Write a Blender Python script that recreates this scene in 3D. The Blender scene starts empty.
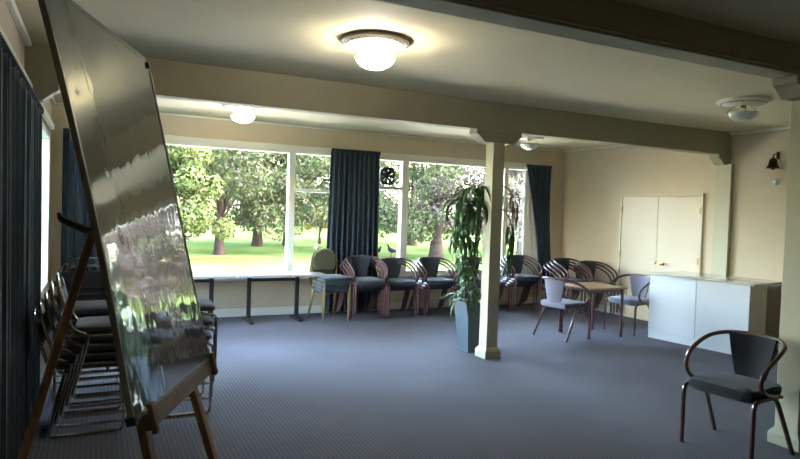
import bpy, bmesh, math, random
from mathutils import Vector, Matrix
PI = math.pi
S = bpy.context.scene
COL = S.collection
random.seed(7)

# ------------------------------------------------------------------ materials
MATS = {}
def mat(name, col, rough=0.6, metal=0.0, noise=0.0, nscale=20.0, bump=0.0, bscale=60.0, spec=0.5, sheen=0.0,
        coat=0.0, emit=None, estr=0.0, ior=None, stretch=None):
    m = bpy.data.materials.new(name); m.use_nodes = True
    nt = m.node_tree; b = nt.nodes['Principled BSDF']
    b.inputs['Base Color'].default_value = (*col, 1)
    b.inputs['Roughness'].default_value = rough
    b.inputs['Metallic'].default_value = metal
    b.inputs['Specular IOR Level'].default_value = spec
    if ior: b.inputs['IOR'].default_value = ior
    if sheen: b.inputs['Sheen Weight'].default_value = sheen
    if coat: b.inputs['Coat Weight'].default_value = coat
    if emit:
        b.inputs['Emission Color'].default_value = (*emit, 1); b.inputs['Emission Strength'].default_value = estr
    if noise or bump:
        tc = nt.nodes.new('ShaderNodeTexCoord'); mp = nt.nodes.new('ShaderNodeMapping')
        nt.links.new(tc.outputs['Object'], mp.inputs[0])
        if stretch: mp.inputs['Scale'].default_value = stretch
    if noise:
        n = nt.nodes.new('ShaderNodeTexNoise'); n.inputs['Scale'].default_value = nscale; n.inputs['Detail'].default_value = 5
        nt.links.new(mp.outputs[0], n.inputs['Vector'])
        r = nt.nodes.new('ShaderNodeValToRGB')
        lo = [max(0, c * (1 - noise)) for c in col]; hi = [min(1, c * (1 + noise)) for c in col]
        r.color_ramp.elements[0].position = .3; r.color_ramp.elements[1].position = .7
        r.color_ramp.elements[0].color = (*lo, 1); r.color_ramp.elements[1].color = (*hi, 1)
        nt.links.new(n.outputs['Fac'], r.inputs[0]); nt.links.new(r.outputs[0], b.inputs['Base Color'])
    if bump:
        n2 = nt.nodes.new('ShaderNodeTexNoise'); n2.inputs['Scale'].default_value = bscale; n2.inputs['Detail'].default_value = 3
        nt.links.new(mp.outputs[0], n2.inputs['Vector'])
        bp = nt.nodes.new('ShaderNodeBump'); bp.inputs['Strength'].default_value = bump; bp.inputs['Distance'].default_value = .01
        nt.links.new(n2.outputs['Fac'], bp.inputs['Height']); nt.links.new(bp.outputs[0], b.inputs['Normal'])
    MATS[name] = m
    return m

mat('wall_paint', (.60, .49, .35), .75, noise=.03, nscale=3, bump=.08, bscale=90)
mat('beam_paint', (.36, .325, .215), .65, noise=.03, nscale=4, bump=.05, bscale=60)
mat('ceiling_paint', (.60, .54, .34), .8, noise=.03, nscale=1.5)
mat('trim_paint', (.76, .73, .64), .45)
mat('column_paint', (.50, .455, .32), .5, noise=.02, nscale=6)
mat('door_paint', (.64, .535, .405), .5, noise=.02, nscale=2)
mat('curtain_cloth', (.018, .034, .055), .85, noise=.3, nscale=14, sheen=.25, bump=.2, bscale=200)
mat('wood', (.23, .125, .06), .45, noise=.3, nscale=9, stretch=(6, 6, .8))
mat('easel_wood', (.24, .13, .06), .5, noise=.28, nscale=12, stretch=(4, 4, .7))
mat('bentwood', (.11, .04, .028), .28, noise=.3, nscale=14, coat=.5)
mat('bentwood_red', (.105, .045, .045), .3, noise=.25, nscale=14, coat=.4)
mat('table_wood', (.36, .18, .085), .3, noise=.25, nscale=8, stretch=(1, 9, 1), coat=.3)
mat('dark_fabric', (.015, .018, .023), .92, noise=.45, nscale=150, bump=.5, bscale=300, sheen=.2)
mat('navy_fabric', (.028, .035, .055), .85, noise=.3, nscale=120, bump=.3, bscale=300, sheen=.3)
mat('grey_fabric', (.19, .18, .25), .9, noise=.25, nscale=120, bump=.4, bscale=300, sheen=.3)
mat('mauve_fabric', (.095, .085, .115), .9, noise=.25, nscale=120, bump=.4, bscale=300, sheen=.3)
mat('olive_fabric', (.085, .08, .05), .9, noise=.25, nscale=120, bump=.4, bscale=300)
mat('chrome', (.55, .5, .42), .18, 1.0)
mat('gold_metal', (.42, .33, .16), .3, 1.0)
mat('brass', (.55, .38, .14), .25, 1.0)
mat('bronze', (.06, .048, .028), .35, .9)
mat('lamp_rim', (.20, .165, .105), .45, .2)
mat('black_metal', (.015, .015, .016), .35, .6)
mat('black_plastic', (.015, .015, .017), .4)
mat('bar_dark', (.03, .028, .03), .45, .3)
mat('laminate_white', (.74, .77, .84), .35)
mat('laminate_side', (.66, .61, .53), .5)
mat('laminate_top', (.62, .60, .54), .18, coat=.4)
mat('table_laminate', (.42, .41, .40), .22, noise=.1, nscale=30)
mat('planter_glaze', (.085, .105, .13), .4, noise=.08, nscale=8)
mat('soil', (.03, .02, .013), .95, noise=.4, nscale=60)
mat('cane', (.10, .075, .045), .8, noise=.3, nscale=30)
mat('plant_leaf', (.05, .115, .03), .38, noise=.4, nscale=9)
mat('plant_leaf_dry', (.20, .13, .045), .6, noise=.3, nscale=9)
mat('lamp_plate', (.72, .69, .58), .4, noise=.06, nscale=30)
mat('lamp_bowl', (.62, .66, .58), .25, coat=.5)
mat('lamp_bowl_lit', (.9, .88, .8), .3, emit=(1, .96, .88), estr=2.6)
mat('frame_metal', (.26, .25, .21), .4, .3)
mat('lawn_bark', (.022, .015, .013), .95, spec=.05, noise=.35, nscale=5, bump=.6, bscale=9)
mat('bird_dark', (.003, .003, .006), .9, spec=0)
mat('bird_pale', (.10, .10, .13), .8, spec=0)
mat('bird_leg', (.03, .015, .012), .8, spec=0)
mat('road_pale', (.17, .155, .145), .9, noise=.1, nscale=.5)
mat('sheer_cloth', (.85, .83, .80), .9)
mat('fan_body', (.05, .055, .045), .5)
mat('bounce_slab', (.50, .46, .40), .9, noise=.1, nscale=3)  # pale surface of the added light-bouncing slab outside
mat('exterior', (.45, .42, .36), .8, noise=.1, nscale=2)

def leafmat(name, c1, c2, c3):
    m = bpy.data.materials.new(name); m.use_nodes = True; nt = m.node_tree; b = nt.nodes['Principled BSDF']
    g = nt.nodes.new('ShaderNodeNewGeometry'); r = nt.nodes.new('ShaderNodeValToRGB')
    r.color_ramp.elements[0].color = (*c1, 1); r.color_ramp.elements[1].color = (*c3, 1)
    e = r.color_ramp.elements.new(.5); e.color = (*c2, 1)
    nt.links.new(g.outputs['Random Per Island'], r.inputs[0]); nt.links.new(r.outputs[0], b.inputs['Base Color'])
    b.inputs['Roughness'].default_value = .7
    b.inputs['Specular IOR Level'].default_value = .05
    tr = nt.nodes.new('ShaderNodeBsdfTranslucent'); mx = nt.nodes.new('ShaderNodeMixShader'); mx.inputs[0].default_value = .35
    nt.links.new(r.outputs[0], tr.inputs[0]); nt.links.new(b.outputs[0], mx.inputs[1]); nt.links.new(tr.outputs[0], mx.inputs[2])
    nt.links.new(mx.outputs[0], nt.nodes['Material Output'].inputs[0])
    MATS[name] = m
leafmat('leaf_dark', (0.011, 0.018, 0.007), (0.027, 0.039, 0.012), (0.058, 0.048, 0.039))
leafmat('leaf_mid', (0.018, 0.030, 0.009), (0.039, 0.054, 0.018), (0.075, 0.066, 0.051))
leafmat('leaf_bright', (0.029, 0.043, 0.011), (0.058, 0.075, 0.022), (0.093, 0.098, 0.051))
leafmat('leaf_pink', (0.025, 0.030, 0.016), (0.054, 0.043, 0.042), (0.093, 0.075, 0.079))
leafmat('leaf_yellow', (0.162, 0.138, 0.015), (0.224, 0.180, 0.018), (0.180, 0.180, 0.054))

def carpet():
    m = mat('carpet', (.1, .1, .13), .95, spec=.15); nt = m.node_tree; b = nt.nodes['Principled BSDF']
    tc = nt.nodes.new('ShaderNodeTexCoord')
    w = nt.nodes.new('ShaderNodeTexWave'); w.wave_type = 'BANDS'; w.bands_direction = 'X'; w.inputs['Scale'].default_value = 11.0
    w.inputs['Distortion'].default_value = .25; w.inputs['Detail'].default_value = 1
    n = nt.nodes.new('ShaderNodeTexNoise'); n.inputs['Scale'].default_value = 170; n.inputs['Detail'].default_value = 3
    n3 = nt.nodes.new('ShaderNodeTexNoise'); n3.inputs['Scale'].default_value = 1.3; n3.inputs['Detail'].default_value = 4
    for t in (w, n, n3): nt.links.new(tc.outputs['Object'], t.inputs['Vector'])
    def mm(op, a, bb):
        q = nt.nodes.new('ShaderNodeMath'); q.operation = op
        for i, v in enumerate((a, bb)):
            if isinstance(v, float): q.inputs[i].default_value = v
            else: nt.links.new(v, q.inputs[i])
        return q.outputs[0]
    v = mm('ADD', mm('MULTIPLY', w.outputs['Fac'], .22), mm('MULTIPLY', n.outputs['Fac'], .82))
    v = mm('ADD', v, mm('MULTIPLY', n3.outputs['Fac'], .25))
    r = nt.nodes.new('ShaderNodeValToRGB')
    r.color_ramp.elements[0].position = .25; r.color_ramp.elements[1].position = 1.0
    r.color_ramp.elements[0].color = (.056, .053, .060, 1); r.color_ramp.elements[1].color = (.23, .215, .235, 1)
    nt.links.new(v, r.inputs[0]); nt.links.new(r.outputs[0], b.inputs['Base Color'])
    bp = nt.nodes.new('ShaderNodeBump'); bp.inputs['Strength'].default_value = .4; bp.inputs['Distance'].default_value = .004
    nt.links.new(v, bp.inputs['Height']); nt.links.new(bp.outputs[0], b.inputs['Normal'])
carpet()

def lawn():
    m = mat('lawn', (.2, .3, .08), 1.0, spec=0.0); nt = m.node_tree; b = nt.nodes['Principled BSDF']
    tc = nt.nodes.new('ShaderNodeTexCoord')
    n = nt.nodes.new('ShaderNodeTexNoise'); n.inputs['Scale'].default_value = .35; n.inputs['Detail'].default_value = 8
    nt.links.new(tc.outputs['Object'], n.inputs['Vector'])
    r = nt.nodes.new('ShaderNodeValToRGB'); r.color_ramp.elements[0].position = .35; r.color_ramp.elements[1].position = .7
    r.color_ramp.elements[0].color = (.032, .052, .014, 1); r.color_ramp.elements[1].color = (.054, .073, .026, 1)
    nt.links.new(n.outputs['Fac'], r.inputs[0]); nt.links.new(r.outputs[0], b.inputs['Base Color'])
lawn()

def glassmat():
    m = bpy.data.materials.new('window_glass'); m.use_nodes = True; nt = m.node_tree
    nt.nodes.remove(nt.nodes['Principled BSDF'])
    t = nt.nodes.new('ShaderNodeBsdfTransparent'); t.inputs[0].default_value = (.95, .96, .96, 1)
    g = nt.nodes.new('ShaderNodeBsdfGlossy'); g.inputs['Roughness'].default_value = .02
    f = nt.nodes.new('ShaderNodeFresnel'); f.inputs['IOR'].default_value = 1.4
    mx = nt.nodes.new('ShaderNodeMixShader')
    nt.links.new(f.outputs[0], mx.inputs[0]); nt.links.new(t.outputs[0], mx.inputs[1]); nt.links.new(g.outputs[0], mx.inputs[2])
    nt.links.new(mx.outputs[0], nt.nodes['Material Output'].inputs[0]); MATS['window_glass'] = m
glassmat()

def boardmat():
    m = mat('whiteboard_face', (.42, .43, .43), .045, spec=1.0, metal=.6); nt = m.node_tree; b = nt.nodes['Principled BSDF']
    tc = nt.nodes.new('ShaderNodeTexCoord'); mp = nt.nodes.new('ShaderNodeMapping'); mp.inputs['Scale'].default_value = (1, 1, .6)
    n = nt.nodes.new('ShaderNodeTexNoise'); n.inputs['Scale'].default_value = 7.0; n.inputs['Detail'].default_value = 2.5
    nt.links.new(tc.outputs['Object'], mp.inputs[0]); nt.links.new(mp.outputs[0], n.inputs['Vector'])
    bp = nt.nodes.new('ShaderNodeBump'); bp.inputs['Strength'].default_value = .35; bp.inputs['Distance'].default_value = .006
    nt.links.new(n.outputs['Fac'], bp.inputs['Height']); nt.links.new(bp.outputs[0], b.inputs['Normal'])
    # faint wiped marker smears
    s = nt.nodes.new('ShaderNodeTexNoise'); s.inputs['Scale'].default_value = 3; s.inputs['Detail'].default_value = 6
    nt.links.new(tc.outputs['Object'], s.inputs['Vector'])
    r = nt.nodes.new('ShaderNodeMapRange'); r.inputs[3].default_value = .015; r.inputs[4].default_value = .06
    nt.links.new(s.outputs['Fac'], r.inputs[0]); nt.links.new(r.outputs[0], b.inputs['Roughness'])
boardmat()

# ------------------------------------------------------------------ geometry helpers
class MB:
    """collects shapes into one mesh"""
    def __init__(s): s.v = []; s.f = []
    def add(s, vs, fs):
        o = len(s.v); s.v += [tuple(v) for v in vs]; s.f += [tuple(i + o for i in f) for f in fs]; return s
    def box(s, x0, x1, y0, y1, z0, z1, M=None):
        vs = [Vector((x, y, z)) for z in (z0, z1) for y in (y0, y1) for x in (x0, x1)]
        if M is not None: vs = [M @ v for v in vs]
        return s.add(vs, [(0, 2, 3, 1), (4, 5, 7, 6), (0, 1, 5, 4), (2, 6, 7, 3), (0, 4, 6, 2), (1, 3, 7, 5)])
    def bar(s, a, b, w, d, up=(0, 0, 1)):
        a, b = Vector(a), Vector(b); t = (b - a).normalized(); x = t.cross(Vector(up))
        if x.length < 1e-4: x = t.cross(Vector((0, 1, 0)))
        x.normalize(); y = x.cross(t)
        vs = [p + x * (i * w / 2) + y * (j * d / 2) for p in (a, b) for i, j in ((-1, -1), (1, -1), (1, 1), (-1, 1))]
        return s.add(vs, [(3, 2, 1, 0), (4, 5, 6, 7), (0, 1, 5, 4), (1, 2, 6, 5), (2, 3, 7, 6), (3, 0, 4, 7)])
    def tube(s, pts, r, n=8, smooth=0, closed=False):
        P = [Vector(p) for p in pts]
        R = list(r) if isinstance(r, (list, tuple)) else [r] * len(P)
        if smooth: P, R = catmull(P, R, smooth, closed)
        m = len(P); T = []
        for i in range(m):
            if closed: T.append((P[(i + 1) % m] - P[i - 1]).normalized())
            else: T.append((P[min(i + 1, m - 1)] - P[max(i - 1, 0)]).normalized())
        x = T[0].cross(Vector((0, 0, 1)))
        if x.length < 1e-3: x = T[0].cross(Vector((0, 1, 0)))
        x.normalize(); vs = []; fs = []
        for i in range(m):
            x = x - T[i] * x.dot(T[i]); x.normalize(); y = T[i].cross(x)
            for k in range(n):
                a = 2 * PI * k / n; vs.append(P[i] + (x * math.cos(a) + y * math.sin(a)) * R[i])
        for i in range(m if closed else m - 1):
            j = (i + 1) % m
            for k in range(n):
                k2 = (k + 1) % n; fs.append((i * n + k, i * n + k2, j * n + k2, j * n + k))
        if not closed: fs += [tuple(range(n - 1, -1, -1)), tuple(range((m - 1) * n, m * n))]
        return s.add(vs, fs)
    def lathe(s, prof, n=32, c=(0, 0, 0), M=None):
        vs = []; fs = []; m = len(prof)
        for r, z in prof:
            for k in range(n):
                a = 2 * PI * k / n; v = Vector((c[0] + r * math.cos(a), c[1] + r * math.sin(a), c[2] + z))
                vs.append(M @ v if M is not None else v)
        for i in range(m - 1):
            for k in range(n):
                k2 = (k + 1) % n; fs.append((i * n + k, i * n + k2, (i + 1) * n + k2, (i + 1) * n + k))
        fs.append(tuple(range(n - 1, -1, -1))); fs.append(tuple(range((m - 1) * n, m * n)))
        return s.add(vs, fs)
    def grid(s, fn, nu, nv):
        vs = [fn(i / nu, j / nv) for j in range(nv + 1) for i in range(nu + 1)]
        return s.add(vs, [(j * (nu + 1) + i, j * (nu + 1) + i + 1, (j + 1) * (nu + 1) + i + 1, (j + 1) * (nu + 1) + i) for j in range(nv) for i in range(nu)])
    def prism(s, poly, d, M=None):
        """poly in (x,z), extruded along y from 0 to d"""
        n = len(poly); vs = [Vector((x, 0, z)) for x, z in poly] + [Vector((x, d, z)) for x, z in poly]
        if M is not None: vs = [M @ v for v in vs]
        return s.add(vs, [tuple(range(n)), tuple(range(2 * n - 1, n - 1, -1))] + [(i, i + n, (i + 1) % n + n, (i + 1) % n) for i in range(n)])
    def build(s, name, material, parent=None, loc=(0, 0, 0), rot=0.0, smooth=True, bevel=0.0, solid=0.0, subsurf=0):
        me = bpy.data.meshes.new(name); me.from_pydata(s.v, [], s.f); me.materials.append(MATS[material])
        bm = bmesh.new(); bm.from_mesh(me)
        if not solid: bmesh.ops.recalc_face_normals(bm, faces=bm.faces)
        bm.to_mesh(me); bm.free()
        if smooth:
            me.shade_smooth(); me.set_sharp_from_angle(angle=math.radians(38))
        o = bpy.data.objects.new(name, me); COL.objects.link(o)
        o.location = loc; o.rotation_euler = (0, 0, rot)
        if parent: o.parent = parent
        if solid: q = o.modifiers.new('solid', 'SOLIDIFY'); q.thickness = solid; q.offset = 0
        if bevel:
            q = o.modifiers.new('bevel', 'BEVEL'); q.width = bevel; q.segments = 2; q.limit_method = 'ANGLE'; q.angle_limit = math.radians(40)
        if subsurf: q = o.modifiers.new('sub', 'SUBSURF'); q.levels = q.render_levels = subsurf
        return o

def catmull(P, R, k, closed=False):
    out = []; ro = []; m = len(P)
    for i in range(m if closed else m - 1):
        if closed: p0, p1, p2, p3 = P[i - 1], P[i], P[(i + 1) % m], P[(i + 2) % m]; r1, r2 = R[i], R[(i + 1) % m]
        else: p0, p1, p2, p3 = P[max(i - 1, 0)], P[i], P[i + 1], P[min(i + 2, m - 1)]; r1, r2 = R[i], R[i + 1]
        for j in range(k):
            t = j / k
            out.append(.5 * ((2 * p1) + (p2 - p0) * t + (2 * p0 - 5 * p1 + 4 * p2 - p3) * t * t + (3 * p1 - p0 - 3 * p2 + p3) * t ** 3)); ro.append(r1 + (r2 - r1) * t)
    if not closed: out.append(P[-1]); ro.append(R[-1])
    return out, ro

def tag(o, label, cat=None, group=None, kind=None):
    o['label'] = label
    if cat: o['category'] = cat
    if group: o['group'] = group
    if kind: o['kind'] = kind
    return o
def struct(o, label=None):
    o['kind'] = 'structure'
    if label: o['label'] = label
    return o
def empty(name, loc=(0, 0, 0), rot=0.0):
    o = bpy.data.objects.new(name, None); COL.objects.link(o); o.location = loc; o.rotation_euler = (0, 0, rot); o.empty_display_size = .1
    return o
def dup(root, loc, rot, label, group=None):
    def cp(o, parent=None):
        c = o.copy(); COL.objects.link(c); c.parent = parent
        for ch in [q for q in KIDS.get(o.name, [])]: KIDS.setdefault(c.name, []).append(cp(ch, c))
        return c
    r = cp(root); r.location = loc; r.rotation_euler = (0, 0, rot); r['label'] = label
    if group: r['group'] = group
    return r
KIDS = {}
def kid(parent, child):
    child.parent = parent; KIDS.setdefault(parent.name, []).append(child); return child

# ------------------------------------------------------------------ room dimensions
XL, XR, YB, YF, H = -.478, 7.29, 8.40, -5.0, 2.636
BY0, BY1, BZ = 5.28, 5.42, 2.35        # beam on the column line
FY0, FY1, FZ = 2.45, 2.61, 2.447       # nearer beam
CX0, CX1 = 3.64, 3.78
PX0 = 4.19

struct(MB().box(XL - .2, XR + .2, YF - .2, YB + .2, -.12, 0).build('floor', 'carpet', smooth=False), 'blue grey ribbed carpet floor')
struct(MB().box(XL - .2, XR + .2, YF - .2, YB + .2, H, H + .12).build('ceiling', 'ceiling_paint', smooth=False), 'cream painted plaster ceiling')
struct(MB().box(XL - .9, XR + .5, YF - .5, YB + .7, H + .12, H + .3).build('trim_9', 'exterior', smooth=False), 'roof slab with eaves above the room')

def wall_with_holes(along0, along1, holes, fn):
    """fn(a0,a1,z0,z1,mb) adds a box"""
    mb = MB(); cur = along0
    for a0, a1, z0, z1 in holes:
        fn(cur, a0, 0, H, mb); fn(a0, a1, 0, z0, mb); fn(a0, a1, z1, H, mb); cur = a1
    fn(cur, along1, 0, H, mb)
    return mb
WZ0, WZ1 = .53, 2.30
W1 = (.45, 3.30); W2 = (3.42, 6.72); WL = (3.3, 7.9)
struct(wall_with_holes(XL - .2, XR + .2, [(W1[0], W1[1], WZ0, WZ1), (W2[0], W2[1], WZ0, WZ1)],
       lambda a, b, c, d, m: m.box(a, b, YB, YB + .16, c, d)).build('wall_back', 'wall_paint', smooth=False), 'cream back wall under and over the picture windows')
struct(wall_with_holes(YF, YB, [(WL[0], WL[1], WZ0, WZ1 - .08)],
       lambda a, b, c, d, m: m.box(XL - .16, XL, a, b, c, d)).build('wall_left', 'wall_paint', smooth=False), 'cream left wall with curtained window')
struct(MB().box(XR, XR + .16, YF, YB, 0, H).build('wall_right', 'wall_paint', smooth=False), 'cream right wall with the double doors')
struct(MB().box(XL - .16, XR + .16, YF - .16, YF, 0, H).build('wall_front', 'wall_paint', smooth=False), 'cream wall behind the viewpoint')

# ---- windows
def window(name, x0, x1, z0, z1, mull, trans, label):
    fr = MB(); y0, y1 = YB - .02, YB + .09; t = .055
    fr.box(x0, x1, y0, y1, z1 - t, z1); fr.box(x0, x1, y0, y1, z0, z0 + t)
    fr.box(x0, x0 + t, y0, y1, z0 + t, z1 - t); fr.box(x1 - t, x1, y0, y1, z0 + t, z1 - t)
    for a, b in mull: fr.box(a, b, y0, y1, z0 + t, z1 - t)
    for a, b, z in trans: fr.box(a, b, y0 + .01, y1, z - .022, z + .022)
    # inner architrave and thin sash lines
    fr.box(x0 - .06, x1 + .06, YB - .035, YB - .021, z1 - .01, z1 + .055)
    o = fr.build(name, 'trim_paint', smooth=False, bevel=.006); struct(o, label)
    g = MB(); g.box(x0 + .01, x1 - .01, YB + .04, YB + .046, z0 + .01, z1 - .01); gl = g.build('window_pane', 'window_glass', o, smooth=False)
    s = MB(); s.box(x0 - .05, x1 + .05, YB - .07, YB + .0, z0 - .035, z0 + .0); s.build('window_sill', 'trim_paint', o, smooth=False, bevel=.006)
    return o
window('window_1', W1[0], W1[1], WZ0, WZ1, [(2.40, 2.49)], [(2.49, 3.25, 1.74)], 'wide white framed picture window left of the middle curtain')
w2 = window('window_2', W2[0], W2[1], WZ0, WZ1, [(4.15, 4.26), (6.02, 6.10)], [(3.47, 4.15, 1.83), (6.10, 6.67, 1.83)], 'wide white framed picture window right of the middle curtain')
# left wall window
fr = MB(); xa, xb, t = XL - .09, XL + .02, .055; z1 = WZ1 - .08
fr.box(xa, xb, WL[0], WL[1], z1 - t, z1); fr.box(xa, xb, WL[0], WL[1], WZ0, WZ0 + t)
for a in (WL[0], 5.0, 6.5, WL[1] - t): fr.box(xa, xb, a, a + t, WZ0 + t, z1 - t)
o = struct(fr.build('window_3', 'trim_paint', smooth=False, bevel=.005), 'window in the left wall behind the long dark curtain')
MB().box(XL - .05, XL - .044, WL[0] + .01, WL[1] - .01, WZ0 + .01, z1 - .01).build('window_pane', 'window_glass', o, smooth=False)
# extractor fan set in the top pane of window 2
fan = empty('extractor_fan', (3.90, YB + .03, 2.005))
tag(fan, 'dark round extractor fan in the small window pane beside the middle curtain', 'fan')
m = MB(); R0 = .125
def sq(a, r, e=3.2):
    c, s_ = math.cos(a), math.sin(a); k = (abs(c) ** e + abs(s_) ** e) ** (-1 / e); return r * k * c, r * k * s_
n = 48; vs = []; fs = []
for y in (-.05, .01):
    for rr in (R0, .098):
        for k in range(n):
            x, z = sq(2 * PI * k / n, rr) if rr == R0 else (rr * math.cos(2 * PI * k / n), rr * math.sin(2 * PI * k / n))
            vs.append((x, y, z * (1.05 if rr == R0 else 1)))
for k in range(n):
    q = (k + 1) % n
    fs += [(k, q, n + q, n + k), (2 * n + k, 3 * n + k, 3 * n + q, 2 * n + q), (k, 2 * n + k, 2 * n + q, q), (n + k, n + q, 3 * n + q, 3 * n + k)]
m.add(vs, fs); m.build('fan_housing', 'fan_body', fan)
for k in range(7):
    a = 2 * PI * k / 7; m = MB()
    ca, sa = math.cos(a), math.sin(a)
    def fn(u, v):
        r = .02 + .078 * u; w = (v - .5) * (.025 + .035 * u); return (ca * r - sa * w, -.02 + (v - .5) * .02, sa * r + ca * w)
    m.grid(fn, 4, 3); m.build('fan_blade', 'fan_body', fan, solid=.003)
MB().lathe([(.0, -.02), (.024, -.018), (.026, .01), (0, .014)], 20, M=Matrix.Rotation(PI / 2, 4, 'X')).build('fan_hub', 'fan_body', fan)

# ---- beams with shaped brackets and columns
def beam(name, y0, y1, z0, posts, label):
    m = MB(); m.box(XL, XR, y0, y1, z0, H)
    for px in posts:
        a, b = px - .21, px + .14 + .21
        poly = [(a, z0 + .001), (a, z0 - .045), (a + .035, z0 - .065), (a + .10, z0 - .125), (b - .10, z0 - .125), (b - .035, z0 - .065), (b, z0 - .045), (b, z0 + .001)]
        m.prism(poly, y1 - y0 + .004, Matrix.Translation((0, y0 - .002, 0)))
    return m
m = beam('b', BY0, BY1, BZ, [CX0], '')
a = XL; # half brackets at both walls
for s, x in ((1, XL), (-1, XR)):
    poly = [(x, BZ + .001), (x + s * .22, BZ + .001), (x + s * .22, BZ - .045), (x + s * .185, BZ - .065), (x + s * .12, BZ - .125), (x, BZ - .125)]
    m.prism(poly, BY1 - BY0 + .004, Matrix.Translation((0, BY0 - .002, 0)))
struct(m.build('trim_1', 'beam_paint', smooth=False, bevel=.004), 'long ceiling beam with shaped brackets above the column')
m = beam('b', FY0, FY1, FZ, [PX0], '')
m.box(XL, XR, FY0 - .012, FY0, FZ + .015, FZ + .035)
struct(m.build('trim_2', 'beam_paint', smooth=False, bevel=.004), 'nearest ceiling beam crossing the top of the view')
def column(name, x, y, w, z, label):
    m = MB(); m.box(x, x + w, y, y + w, .1, z)
    e = .028
    m.add([(x - e, y - e, 0), (x + w + e, y - e, 0), (x + w + e, y + w + e, 0), (x - e, y + w + e, 0), (x - e, y - e, .075), (x + w + e, y - e, .075), (x + w + e, y + w + e, .075), (x - e, y + w + e, .075),
           (x, y, .115), (x + w, y, .115), (x + w, y + w, .115), (x, y + w, .115)],
          [(3, 2, 1, 0), (0, 1, 5, 4), (1, 2, 6, 5), (2, 3, 7, 6), (3, 0, 4, 7), (4, 5, 9, 8), (5, 6, 10, 9), (6, 7, 11, 10), (7, 4, 8, 11), (8, 9, 10, 11)])
    return struct(m.build(name, 'column_paint', smooth=False, bevel=.006), label)
column('trim_3', CX0, BY0, .14, BZ - .12, 'square cream column standing in the middle of the room')
column('trim_4', PX0, FY0, .16, FZ - .12, 'square cream column at the right edge of the view')
# pilaster and half bracket on the right wall, cornices, skirtings
struct(MB().box(XR - .055, XR, BY0 - .06, BY1 + .02, 0, BZ - .12).build('trim_5', 'column_paint', smooth=False, bevel=.004), 'cream pilaster on the right wall below the beam')
def cornice(name, boxes):
    m = MB()
    for b in boxes: m.box(*b)
    return struct(m.build(name, 'trim_paint', smooth=False, bevel=.01))
cornice('trim_6', [(XR - .045, XR, BY1, YB, H - .035, H), (XR - .045, XR, FY1, BY0, H - .035, H), (XR - .045, XR, YF, FY0, H - .035, H)])
cornice('trim_7', [(XL, XR - .045, YB - .03, YB, H - .025, H)])
cornice('trim_8', [(XL, XL + .045, BY1, YB - .03, H - .035, H), (XL, XL + .045, FY1, BY0, H - .035, H)])
cornice('baseboard_back', [(XL, XR - .02, YB - .02, YB, 0, .11)])
cornice('baseboard_right', [(XR - .02, XR, BY1 + .02, 5.62, 0, .11), (XR - .02, XR, 7.08, YB, 0, .11), (XR - .02, XR, YF, BY0 - .06, 0, .11)])
cornice('baseboard_left', [(XL, XL + .02, YF, YB - .02, 0, .11)])
# double doors
D0, D1, DZ = 5.66, 7.04, 1.83
fr = MB(); t = .035
fr.box(XR - .03, XR, D0 - t, D0, 0, DZ + t).box(XR - .03, XR, D1, D1 + t, 0, DZ + t).box(XR - .03, XR, D0, D1, DZ, DZ + t)
struct(fr.build('trim_10', 'door_paint', smooth=False, bevel=.004), 'thin frame around the double doors')
mid = 6.36
for nm, a, b, lb in (('door_1', D0 + .004, mid - .003, 'right leaf of the cream double doors'), ('door_2', mid + .003, D1 - .004, 'left leaf of the cream double doors')):
    o = struct(MB().box(XR - .022, XR, a, b, .01, DZ - .004).build(nm, 'door_paint', smooth=False, bevel=.003), lb)
    hy = D0 if nm == 'door_1' else D1
    for z in (.30, .95, 1.63):
        MB().box(XR - .036, XR - .022, hy - .012, hy + .012, z - .045, z + .045).build('hinge', 'gold_metal', o, smooth=False)
    if nm == 'door_1':
        rot = Matrix.Translation((XR - .022, mid - .13, .87)) @ Matrix.Rotation(-PI / 2, 4, 'Y')
        MB().lathe([(0, 0), (.026, 0), (.026, .006), (.01, .008), (.01, .03), (.022, .038), (.027, .052), (.02, .064), (0, .067)], 20, M=rot).build('door_knob', 'brass', o)
        MB().box(XR - .03, XR - .022, mid - .012, mid + .016, .85, .89).build('latch_plate', 'brass', o, smooth=False)

# ------------------------------------------------------------------ curtains
def curtain(name, fn_left, fn_right, z0, z1, y, amp, folds, label, axis='x', seed=1, hem=.0):
    rnd = random.Random(seed); ph = [rnd.uniform(0, 6) for _ in range(4)]
    nu, nv = folds * 10, 26
    def fn(u, v):
        z = z0 + (z1 - z0) * v
        a = fn_left(v); b = fn_right(v); p = a + (b - a) * u
        w = math.sin(2 * PI * folds * u + .5 * math.sin(5 * u + ph[0]) + .25 * math.sin(3 * v + ph[1]))
        w += .35 * math.sin(2 * PI * folds * 2.3 * u + ph[2]); k = .55 + .45 * (1 - v)
        off = amp * w * k
        p += .012 * math.cos(2 * PI * folds * u + ph[3]) * (1 - .5 * v)
        return (p, y + off, z) if axis == 'x' else (y + off, p, z)
    o = MB().grid(fn, nu, nv).build(name, 'curtain_cloth' if name == 'curtain' else 'sheer_cloth', solid=.004)
    # pleated heading tape
    def f2(u, v):
        z = z1 + (v) * .045 - .01
        a = fn_left(1); b = fn_right(1); p = a + (b - a) * u
        off = amp * .7 * math.sin(2 * PI * folds * 2 * u)
        return (p, y + off, z) if axis == 'x' else (y + off, p, z)
    if name == 'curtain': MB().grid(f2, folds * 14, 2).build('curtain_heading', 'curtain_cloth', o, solid=.004)
    return tag(o, label, 'curtain')
curtain('curtain', lambda v: 2.93 - .02 * v + .06 * v, lambda v: 3.72 + .03 * (1 - v), .03, 2.31, YB - .13, .032, 10, 'dark blue floor-length curtain hanging between the two picture windows', seed=3)
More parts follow.
